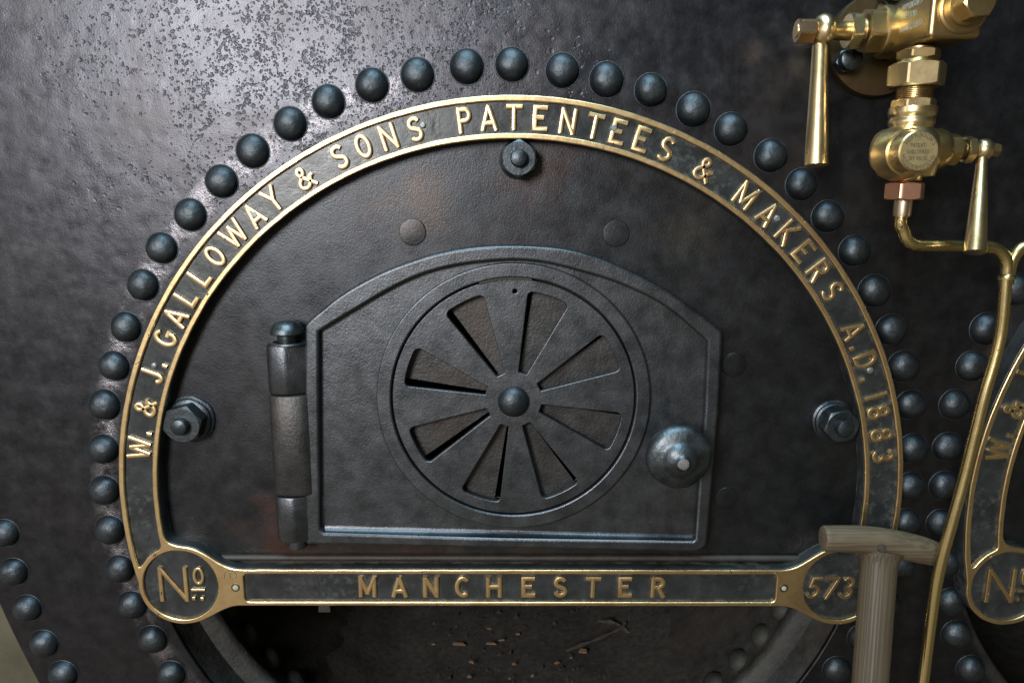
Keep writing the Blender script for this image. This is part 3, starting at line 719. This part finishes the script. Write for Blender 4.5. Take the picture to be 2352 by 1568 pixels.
# sloping lower lip of the rim, catching the light from above
la, lb = U(742, 1224, YR), U(1594, 1241, YR)
lv_, lf = [], []
for i in range(33):
    f_ = i / 32; x_ = la.x + (lb.x - la.x) * f_; zb_ = la.z + (lb.z - la.z) * f_; hh_ = .0072 - .003 * f_ + .0007 * noise.noise((x_ * 25, 3, 0)); dd_ = YP - YR - .003
    for k in range(7):
        a_ = k / 6 * math.pi / 2; lv_.append((x_, YP - .0002 - dd_ * (1 - math.cos(a_)), zb_ - .001 + hh_ * (1 - math.sin(a_))))
    lv_.append((x_, YP + .003, zb_ - .003))
for i in range(32):
    for k in range(8): lf.append((i * 8 + k, i * 8 + (k + 1) % 8, (i + 1) * 8 + (k + 1) % 8, (i + 1) * 8 + k))
lf += [tuple(range(8)), tuple(range(32 * 8, 33 * 8))]
from_pydata('door_lip', lv_, lf, IRON_CAST, door, 50)
VZ = 1.0
plate('vent_ring', [circle(VC.x, VC.z, 313.7 * VS, 180), circle(VC.x, VC.z, 280.5 * VS, 180)], YV, .012, IRON_CAST, door, bevel=.0022, res=3)
def wedge(ang, r0, r1, hw0, hw1, rc_o, rc_i):
    """tapered slot pointing outwards, ang clockwise from straight up"""
    d = Vector((math.sin(ang), math.cos(ang))); p = Vector((math.cos(ang), -math.sin(ang))); c = Vector((VC.x, VC.z))
    outer = [c + d * math.sqrt(r1 ** 2 - 0) * math.cos(t) + p * r1 * math.sin(t) for t in (-hw1, -hw1 / 2, 0, hw1 / 2, hw1)]
    lp = [c + d * r0 - p * hw0] + outer + [c + d * r0 + p * hw0]
    return rounded([tuple(q) for q in lp], [rc_i, rc_o, 0, 0, 0, rc_o, rc_i], 6)
A0 = rad(18.2)
slots = [wedge(A0 + k * math.pi / 4, 65 * VS, 252 * VS, 9.5 * VS, rad(11.0), .0098, .0012) for k in range(8)]
hole = U(1182.5, 669, YD)
plate('damper_disc', [circle(VC.x, VC.z, 277.5 * VS, 180)] + slots + [circle(hole.x, hole.z, 5 * VS, 20)], YD, .0075, IRON_CAST, door, bevel=.0011, res=2)
back = [wedge(A0 + k * math.pi / 4 - rad(18.5), 64 * VS, 262 * VS, 14 * VS, rad(10.2), .008, .002) for k in range(8)]
plate('damper_seat', [circle(VC.x, VC.z, 285 * VS, 120)] + back, -.0155, .006, IRON_KNUCKLE, door, bevel=.0005)
hb = U(1179, 925, YD); hr_ = 36 * VS
lathe('hub_rivet', Vector((VC.x, YD + .001, hb.z + .002)), (0, -1, 0), [(0, hr_ * 1.02)] + [(.001 + math.sin(t) * .0155, hr_ * max(0, math.cos(t)) ** .95) for t in np.linspace(0, math.pi / 2, 9)], IRON_RIVET, door, n=40, angle=60, wob=.01)
# dark raised strip over the gap at the top of the damper
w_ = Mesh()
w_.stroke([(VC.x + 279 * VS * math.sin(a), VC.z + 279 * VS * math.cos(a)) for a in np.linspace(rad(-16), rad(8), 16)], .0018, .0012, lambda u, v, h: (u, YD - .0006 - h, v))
w_.build('damper_strip', IRON_FLUE, door)

# knob: mushroom on a short neck, near the door's right edge
kb = U(1545, 1030, YP); kc = U(1559, 1049, -.085); ks = mpp(1559, 1049, -.085)
ax = (kc - kb); ax = Vector((0, -1, 0)); kr = 76 * ks
lathe('knob', Vector((kc.x, YP + .001, kc.z)), (0, -1, 0), [(0, .019), (.004, .018), (.008, .013), (.030, .012), (.040, .016), (.046, kr * .72), (.050, kr * .92), (.056, kr), (.0605, kr * .985), (.0645, kr * .93), (.0675, kr * .84), (.0698, kr * .70), (.0712, kr * .58), (.0722, kr * .53), (.0745, kr * .49), (.0775, kr * .40), (.0798, kr * .29), (.081, kr * .20), (.0845, kr * .165), (.0848, 0)], IRON_KNOB, door, n=64, angle=50, wob=.02)
lathe('knob_tip', Vector((kc.x, YP - .0832, kc.z)), (0, -1, 0), [(0, kr * .175), (.0022, kr * .165), (.0032, kr * .11), (.0034, 0)], TIPM, door, n=20, wob=.1)

# hinge: two lugs on the door, one knuckle on the furnace front, a domed pin
YH = -.030; HX = U(664, 1000, -.050).x; HR = 53 * mpp(664, 1000, -.050)
def zed(py, y=-.055): return U(662, py, y).z
def barrel(name, ztop, zbot, parent, material, web=True, fl=1.0, r=HR, oct_=True):
    """vertical hinge barrel, flattened faces, with a web reaching to the door"""
    pts = []
    if oct_: prof = [(-1, -.1), (-1, .40), (-.95, .66), (-.82, .86), (-.6, .97), (-.2, 1.02), (-.08, 1.02), (.03, .99), (.80, .70), (.95, .60), (1.02, .50), (1.32, .44), (1.32, -.1)]
    else: prof = [(-1.02, -.1), (-1.02, .40), (-.95, .70), (-.77, .89), (-.45, .99), (0, 1.01), (.45, .96), (.75, .83), (.93, .6), (1.0, .3), (1.0, -.1)]
    prof = [(a, b) for a, b in prof]
    n = len(prof); vs = []; fs = []
    rows = [(ztop, .90), (ztop - .0012, .965), (ztop - .0035, 1.0), ((ztop + zbot) / 2, 1.005), (zbot + .0035, 1.0), (zbot + .0012, .97), (zbot, .91)]
    for z, k in rows:
        for a, b in prof: vs.append((HX + a * r * k, YM + .002 - (b * r * k) * 1.12 * fl - .006, z))
    for i in range(len(rows) - 1):
        for j in range(n): j2 = (j + 1) % n; fs.append((i * n + j, i * n + j2, (i + 1) * n + j2, (i + 1) * n + j))
    fs.append(tuple(range(n))); fs.append(tuple(range((len(rows) - 1) * n, len(rows) * n)))
    return from_pydata(name, vs, fs, material, parent, 32)
barrel('hinge_lug', zed(797), zed(914), door, IRON_CAST)
barrel('hinge_lug', zed(1151), zed(1258), door, IRON_CAST)
barrel('hinge_knuckle', zed(915.5), zed(1149.5), front, IRON_KNUCKLE, oct_=False)
ya = YM - .006 - HR * .62
lathe('hinge_pin', (HX - .001, ya, zed(800)), (0, 0, 1), [(-.002, .0125), (.0145, .0125), (.0146, .0205), (.016, .0212), (.021, .0198), (.0265, .0165), (.031, .009), (.032, 0)], IRON_KNOB, door, n=36, wob=.04)
words = Mesh()
words.stroke([(HX + .74 * HR * math.cos(k * math.pi / 12), ya + .55 * HR * math.sin(k * math.pi / 12)) for k in range(25)], .0028, .0022, lambda u, v, h: (u, v, zed(797) + h))
words.build('lug_collar', IRON_KNOB, door)
lathe('hinge_pin', (HX - .002, ya, zed(1274)), (0, 0, 1), [(0, .011), (.002, .0125), (.012, .0125)], IRON_CAST, door, n=24)
# second furnace front, only the edge of its plate is in view
front2 = thing('furnace_front', 'dark furnace front plate inside the cut off second name plate at the right edge', 'furnace front')
plate('mouth_plate', [mouth(S2)], YM, .010, IRON_MOUTH, front2, bevel=.001)
for o in (front, front2): o['group'] = 'furnace fronts of the boiler'

# ------------------------------------------------------------------ gauge cock at the top right
def V1(x, y): return (1764 + .25021 * x, .25021 * y)
def V2(x, y): return (1764 + .25021 * x, 367.5 + .25021 * y)
cock = thing('gauge_cock', 'polished brass steam cock on a round flange with long lever hanging at its left', 'valve')
fl = U(*V1(1020, 410), -.012); fs_ = mpp(*V1(1020, 410), -.012) * .25021
lathe('flange', Vector((fl.x, 0, fl.z)), (0, -1, 0), [(0, 458 * fs_), (.004, 460 * fs_), (.010, 458 * fs_), (.013, 448 * fs_), (.0135, 200 * fs_), (.0135, 0)], BRONZE, cock, n=96)
for nx_, ny_ in ((690, 575), (1090, -40)):
    p = U(*V1(nx_, ny_), -.0135); hexnut('flange_nut', p, (0, -1, 0), .014, 108 * fs_, IRON_BOLT, cock, rot=.15)
    lathe('flange_stud', p + Vector((0, -.013, 0)), (0, -1, 0), [(0, .0125), (.012, .0125), (.0135, .010), (.0138, 0)], IRON_BOLT, cock, n=24)
# stub between flange and body
pb_ = U(*V1(1040, 300), -.05)
lathe('neck', Vector((fl.x + .03, -.010, fl.z + .02)), (.25, -1, .05), [(0, .045), (.03, .034), (.06, .034)], BRONZE, cock, n=40)
YF, YBK = -.150, -.052
def bodyloop(x0, x1, y0, y1, yd, r):
    a, b = U(*V1(x0, y1), yd), U(*V1(x1, y0), yd)
    return rounded([(a.x, a.z), (b.x, a.z), (b.x, b.z), (a.x, b.z)], r, 5)
fa = bodyloop(1475, 2015, -130, 352, YF, .006)
plate('body', [fa], YF, YF * -1 - .030, BRASS_DULL, cock, bevel=.004, res=3)
# stuffing box on the body's left, boss, gland nut, lock nut, spindle, lever
bx = min(q[0] for q in fa); bz = (max(q[1] for q in fa) + min(q[1] for q in fa)) / 2
YS = -.062
sp_c = U(*V1(900, 288), YS); spz = sp_c.z; sm = mpp(*V1(900, 288), YS) * .25021
def sx(x, y=288): return U(*V1(x, y), YS).x
def along(name, x0, x1, prof, m_, par, n=40): return lathe(name, (sx(x0), YS, spz), (1, 0, 0), [(t * (sx(x1) - sx(x0)), r * sm) for t, r in prof], m_, par, n=n)
along('boss', 1010, 1130, [(0, 205), (.1, 218), (.5, 222), (1, 214)], BRASS_DULL, cock, 56)
hexnut('gland_nut', (sx(868), YS, spz), (1, 0, 0), sx(1012) - sx(868), 205 * sm, BRASS_DULL, cock, rot=.30, chamfer=(1, 0))
along('spindle', 590, 880, [(0, 88), (.1, 80), (.45, 84), (.5, 96), (.9, 98), (1, 120)], BRASS_DULL, cock)
hexnut('lock_nut', (sx(722), YS, spz), (1, 0, 0), sx(826) - sx(722), 172 * sm, BRASS_BRIGHT, cock, rot=.30)
lv = lathe('lever', (sx(400), YS, spz + .0005), (1, 0, 0), [((.5 - .5 * math.cos(t)) * (sx(612) - sx(400)), 148 * sm * math.sin(t) ** .9 if 0 < t < 3.14 else 40 * sm) for t in np.linspace(.25, math.pi - .25, 17)], BRASS_BRIGHT, cock, n=48, angle=60)
lt, lb_ = U(*V1(478, 415), YS), U(*V1(443, 1522), YS - .02)
ls = mpp(*V1(443, 1522), YS - .02) * .25021
tube('lever_rod', [lt, lt.lerp(lb_, .02), lt.lerp(lb_, .35), lt.lerp(lb_, .7), lt.lerp(lb_, .985), lt.lerp(lb_, .996), lb_], [64 * ls, 68 * ls, 80 * ls, 95 * ls, 107 * ls, 106 * ls, 100 * ls], BRASS_BRIGHT, lv, n=40)
hexnut('cap_nut', (sx(262), YS, spz), (1, 0, 0), sx(412) - sx(262), 116 * sm, REDBRASS, cock, rot=.30, chamfer=(1, 0))
lathe('spindle_end', (sx(258), YS, spz), (1, 0, 0), [(-.0006, 0), (-.0006, 60 * sm), (.002, 70 * sm)], BRASS_DULL, cock, n=24)
# front plug
pc = U(*V1(1795, 75), YF); pm = mpp(*V1(1795, 75), YF) * .25021
lathe('plug_seat', pc + Vector((0, .001, 0)), (0, -1, 0), [(0, 232 * pm), (.003, 228 * pm), (.0045, 210 * pm), (.005, 0)], BRASS_DULL, cock, n=56)
lathe('plug_collar', pc, (0, -1, 0), [(.003, 168 * pm), (.009, 168 * pm), (.0105, 158 * pm), (.0107, 0)], BRASS_DULL, cock, n=56)
hexnut('plug', pc + Vector((0, -.0105, 0)), (0, -1, 0), .019, 150 * pm, BRASS_DULL, cock, rot=.1, chamfer=(0, 1))
# stamped maker's lines on the side that faces left
st_ = Mesh()
for (xa, ya_, xb, yb_, txt) in ((1232, 108, 1415, 32, "HOPKINSON'S"), (1262, 186, 1368, 148, 'PATENT'), (1215, 305, 1418, 232, 'HUDDERSFIELD')):
    # project the two ends on the body's left side plane
    def side(px, py):
        d = _f + (px - CX) / F * _r - (py - CY) / F * _u; t = (bx - .0004) / d[0]; return Vector((d[0] * t, -D + d[1] * t, d[2] * t))
    a, b = side(*V1(xa, ya_)), side(*V1(xb, yb_)); dirv = b - a; wtot = sum(G[c][0] + .14 for c in txt); k = dirv.length / wtot; hh = .0068; cur = 0
    upv = Vector((0, 0, 1)); du = dirv.normalized()
    for c in txt:
        for s_ in G[c][1]:
            st_.stroke([((cur + q[0]) * k, q[1] * hh) for q in s_], .0003, .0002, lambda u, v, h, a=a, du=du: tuple(a + du * u + upv * v + Vector((-h, 0, 0))))
        cur += G[c][0] + .14
st_.build('stamped_lettering', VERDIGRIS, cock)

# union below the cock, and the try valve that hangs from it
YT = -.112
vx = U(*V1(1330, 1000), YT).x
def vz(y, f=V1): return U(*f(1330, y), YT).z
vm = mpp(*V1(1330, 900), YT) * .25021
uni = thing('union_coupling', 'brass hexagon union with bare thread between the steam cock and the try valve', 'pipe union')
hexnut('collar_nut', (vx, YT, vz(462)), (0, 0, -1), vz(462) - vz(552), 188 * vm, BRASS_DULL, uni, rot=.22)
lathe('washer', (vx, YT, vz(550)), (0, 0, -1), [(0, 165 * vm), (.004, 178 * vm), (vz(550) - vz(592), 172 * vm)], BRASS_DULL, uni)
hexnut('union_nut', (vx, YT, vz(585)), (0, 0, -1), vz(585) - vz(806), 250 * vm, BRASS_BRIGHT, uni, rot=.22)
pr = [(0, 150 * vm)]; zl = vz(800) - vz(918)
for k in range(7): pr += [(zl * (k + .15) / 7, 148 * vm), (zl * (k + .5) / 7, 160 * vm), (zl * (k + .85) / 7, 148 * vm)]
lathe('thread', (vx, YT, vz(800)), (0, 0, -1), pr + [(zl, 150 * vm)], BRASS_DULL, uni)
lathe('core', (vx, YT, vz(440)), (0, 0, -1), [(0, 120 * vm), (vz(440) - vz(470), 120 * vm)], BRASS_DULL, uni)
tv = thing('try_valve', 'polished brass try valve with engraved round maker plate and tapered lever', 'valve')
hexnut('collar_nut', (vx, YT, vz(912)), (0, 0, -1), vz(912) - vz(992), 196 * vm, BRASS_BRIGHT, tv, rot=.22, chamfer=(1, 0))
z9 = vz(985)
bp = [(985, 192), (992, 203), (1040, 206), (1068, 200), (1080, 190), (1092, 190), (1110, 198), (1140, 196), (1165, 186), (1180, 184), (1215, 215), (1260, 250), (1330, 268), (1420, 270), (1500, 262), (1560, 250), (1620, 235)]
prof = [(z9 - vz(y), r * vm) for y, r in bp] + [(z9 - vz(y, V2), r * vm) for y, r in ((60, 205), (100, 178), (135, 155), (165, 140), (200, 132), (208, 118))]
lathe('body', (vx, YT, z9), (0, 0, -1), prof, BRASS_BRIGHT, tv, n=64, angle=50)
# flats: the left cheek boss and the maker's plate in front
pd = U(*V1(1385, 1388), YT - .052); dm = mpp(*V1(1385, 1388), YT - .052) * .25021
lathe('maker_plate', Vector((pd.x, YT - .030, pd.z)), (0, -1, 0), [(0, 205 * dm), (.012, 200 * dm), (.018, 190 * dm), (.0212, 184 * dm), (.022, 176 * dm), (.0222, 0)], BRASS_BRIGHT, tv, n=64)
dl = simple('engraved_plate', (.52, .42, .2), .4, .85, .15, 200)
lathe('maker_disc', Vector((pd.x, YT - .0520, pd.z)), (0, -1, 0), [(0, 172 * dm), (.0007, 171 * dm), (.0008, 0)], dl, tv, n=64)
tx = Mesh(); yt = YT - .0529
def arc_text(txt, r, a0, a1, hgt, inward):
    tot = sum(G[c][0] + .16 for c in txt); cur = 0
    for c in txt:
        mid = (cur + G[c][0] / 2) / tot; a = rad(a0 + (a1 - a0) * mid)
        rd = Vector((math.sin(a), 0, math.cos(a))); td = Vector((math.cos(a), 0, -math.sin(a)))
        if inward: up_, ri_, rr = -rd, -td, r
        else: up_, ri_, rr = rd, td, r
        for s_ in G[c][1]:
            tx.stroke([((q[0] - G[c][0] / 2) * hgt, (q[1] - .5) * hgt) for q in s_], .00034, .0002, lambda u, v, h: (pd.x + rd.x * rr + ri_.x * u + up_.x * v, yt - h, pd.z + rd.z * rr + ri_.z * u + up_.z * v))
        cur += G[c][0] + .16
arc_text("HOPKINSON'S", 148 * dm, -62, 68, 44 * dm, False)
arc_text('HUDDERSFIELD', 148 * dm, 258, 104, 44 * dm, True)
for txt, yy, wpx in (('PATENT', 1332, 140), ('SHELTERED', 1392, 212), ('TRY VALVE.', 1452, 186)):
    c = U(*V1(1380, yy), yt); tot = sum(G[q][0] + .16 for q in txt); k = wpx * dm / tot; cur = 0
    for q in txt:
        for s_ in G[q][1]:
            tx.stroke([(c.x - wpx * dm / 2 + (cur + a) * k, c.z + (b - .5) * 34 * dm) for a, b in s_], .00034, .0002, lambda u, v, h: (u, yt - h, v))
        cur += G[q][0] + .16
tx.build('engraved_lettering', STAMP, tv)
lathe('cheek', (vx - 285 * vm, YT, vz(1390)), (1, 0, 0), [(-.0005, 0), (0, 170 * vm), (.004, 195 * vm), (.02, 215 * vm)], BRASS_DULL, tv, n=48)
lathe('front_web', (pd.x, YT - .02, pd.z), (0, -1, 0), [(-.01, 250 * vm), (.006, 225 * vm), (.012, 206 * vm)], BRASS_BRIGHT, tv, n=48)
# right side: gland, lock nut, ball lever
tz = U(*V1(1750, 1375), YT).z
def tvx(x): return U(*V1(x, 1375), YT).x
hm = mpp(*V1(1750, 1375), YT) * .25021
lathe('side_boss', (tvx(1480), YT, tz), (1, 0, 0), [(0, 190 * hm), (tvx(1560) - tvx(1480), 185 * hm), (tvx(1600) - tvx(1480), 170 * hm), (tvx(1622) - tvx(1480), 150 * hm)], BRASS_DULL, tv, n=48)
hexnut('gland_nut', (tvx(1615), YT, tz), (1, 0, 0), tvx(1728) - tvx(1615), 148 * hm, BRASS_DULL, tv, rot=.30)
lathe('spindle', (tvx(1720), YT, tz), (1, 0, 0), [(0, 70 * hm), (tvx(1900) - tvx(1720), 62 * hm)], BRASS_DULL, tv, n=32)
lathe('spindle_collar', (tvx(1735), YT, tz), (1, 0, 0), [(0, 70 * hm), (.001, 92 * hm), (tvx(1775) - tvx(1735), 92 * hm)], BRONZE, tv, n=32)
hexnut('lock_nut', (tvx(1792), YT, tz), (1, 0, 0), tvx(1868) - tvx(1792), 128 * hm, BRASS_BRIGHT, tv, rot=.30)
lv = lathe('lever', (tvx(1888), YT, tz), (1, 0, 0), [((.5 - .5 * math.cos(t)) * (tvx(2062) - tvx(1888)), 100 * hm * math.sin(t) ** .9) for t in np.linspace(.3, math.pi - .3, 17)], BRASS_BRIGHT, tv, n=40, angle=60)
lt, lb_ = U(*V1(1962, 1462), YT - .004), U(*V2(1900, 850), YT - .038)
ls = mpp(*V2(1900, 850), YT - .038) * .25021
tube('lever_rod', [lt, lt.lerp(lb_, .05), lt.lerp(lb_, .5), lt.lerp(lb_, .985), lt.lerp(lb_, .996), lb_], [48 * ls, 48 * ls, 72 * ls, 94 * ls, 93 * ls, 88 * ls], BRASS_BRIGHT, lv, n=40)
hexnut('cap_nut', (tvx(2050), YT, tz), (1, 0, 0), tvx(2112) - tvx(2050), 64 * hm, BRASS_DULL, tv, rot=.30, chamfer=(0, 1))

# drain pipe: copper nut, sleeve, elbow, wye, long fall
dp = thing('drain_pipe', 'bent brass drain pipe falling from the try valve past the wooden handle', 'pipe')
hexnut('copper_nut', (vx, YT, vz(207, V2)), (0, 0, -1), vz(207, V2) - vz(366, V2), 178 * vm, COPPER, dp, rot=.14)
lathe('sleeve', (vx, YT, vz(360, V2)), (0, 0, -1), [(0, 80 * vm), (vz(360, V2) - vz(470, V2), 80 * vm), (vz(360, V2) - vz(516, V2), 76 * vm)], GUNMETAL, dp, n=32)
prr = 12.0
yj = YT
def Q(px, py, y=YT): return U(px, py, y)
pth = [Vector((vx, YT, Q(2076, 492).z)), Vector((vx, YT, Q(2075, 515).z)), Q(2076, 530), Q(2083, 548), Q(2097, 559), Q(2116, 563.5), Q(2160, 564), Q(2220, 565), Q(2262, 566), Q(2287, 571), Q(2305, 586), Q(2313, 605), Q(2313, 628)]
tube('elbow', catmull(pth, 6), [14.2 * mpp(2100, 560, YT)] * (6 * (len(pth) - 1) + 1), BRASS_PIPE, dp, n=28)
pr = []
z0 = Q(2076, 495).z; l_ = z0 - Q(2076, 508).z
for k in range(4): pr += [(l_ * k / 4, 14.0 * mpp(2076, 500, YT)), (l_ * (k + .5) / 4, 15.6 * mpp(2076, 500, YT))]
lathe('thread', (vx, YT, z0), (0, 0, -1), pr, BRASS_PIPE, dp, n=32)
br = [Q(3050, 572), Q(2760, 568), Q(2470, 566), Q(2400, 562), Q(2362, 564), Q(2341, 574), Q(2327, 592), Q(2320, 612), Q(2316, 632)]
tube('branch', catmull(br, 6), 13.6 * mpp(2320, 590, YT), BRASS_PIPE, dp, n=28)
jt, jb = Q(2312.5, 632), Q(2311, 652)
jr = 19.5 * mpp(2312, 640, YT)
lathe('collar', jt, jb - jt, [(0, jr * .8), ((jb - jt).length * .1, jr * .86), ((jb - jt).length * .2, jr), ((jb - jt).length * .42, jr), ((jb - jt).length * .5, jr * .8), ((jb - jt).length * 1.0, jr * .82)], BRASS_PIPE, dp, n=32)
down = [(2310.5, 640), (2306, 700), (2299, 765), (2284, 830), (2262, 905), (2239, 1000), (2213, 1105), (2185, 1205), (2157, 1310), (2138, 1430), (2119, 1580), (2102, 1720)]
dpath = catmull([Q(px, py, YT - .002) for px, py in down], 6)
tube('fall_pipe', dpath, [12.5 * mpp(2250, 900, YT) * (1 + .06 * i / len(dpath)) for i in range(len(dpath))], BRASS_PIPE, dp, n=28)

# ------------------------------------------------------------------ wooden T-handled spade leaning on the name plate
sp = thing('spade', 'weathered wooden T handled spade shaft leaning against the right roundel', 'spade')
YG = -.072
gp = [(1893, 1236), (1930, 1236.5), (1975, 1238), (2020, 1243), (2070, 1252), (2115, 1262), (2150, 1272), (2163, 1277), (2166, 1278)]
gr = [30, 31, 32, 33, 33, 31.5, 28, 24, 15]
gs = mpp(2020, 1245, YG)
pts = catmull([U(px, py, YG) for px, py in gp], 4); rs = []
for i in range(len(pts)):
    q = i / 4; k = min(int(q), len(gr) - 2); rs.append((gr[k] + (gr[k + 1] - gr[k]) * (q - k)) * gs)
e0 = (pts[0] - pts[1]).normalized(); pts = [pts[0] + e0 * .0022, pts[0] + e0 * .0016] + pts; rs = [24 * gs, 28 * gs] + rs
grip = tube('grip', pts, rs, WOOD_GRIP, sp, n=32, flat=.85)
s0, s1 = U(2021, 1268, YG), U(1996, 1600, YG - .07)
ss = mpp(2015, 1300, YG)
nn = 20; path = [s0.lerp(s1, k / nn) for k in range(nn + 1)]
rr = [(39 + 10 * max(0, 1 - k / 2.2) ** 2 + 4.5 * k / nn * 0 - 2.0 * (k / nn)) * ss for k in range(nn + 1)]
sl = (s1 - s0).length
shaft = tube('shaft', [Vector((0, 0, sl * k / nn)) for k in range(nn + 1)], rr, WOOD_SHAFT, sp, n=40, flat=.8)
shaft.location = s0; shaft.rotation_mode = 'QUATERNION'; shaft.rotation_quaternion = (s1 - s0).to_track_quat('Z', 'Y')
pg = U(2027, 1262, YG - .030)
lathe('peg', pg + Vector((0, .004, 0)), (0, -1, 0), [(0, 8 * ss), (.0042, 7.5 * ss), (.0046, 0)], STICK, sp, n=20)
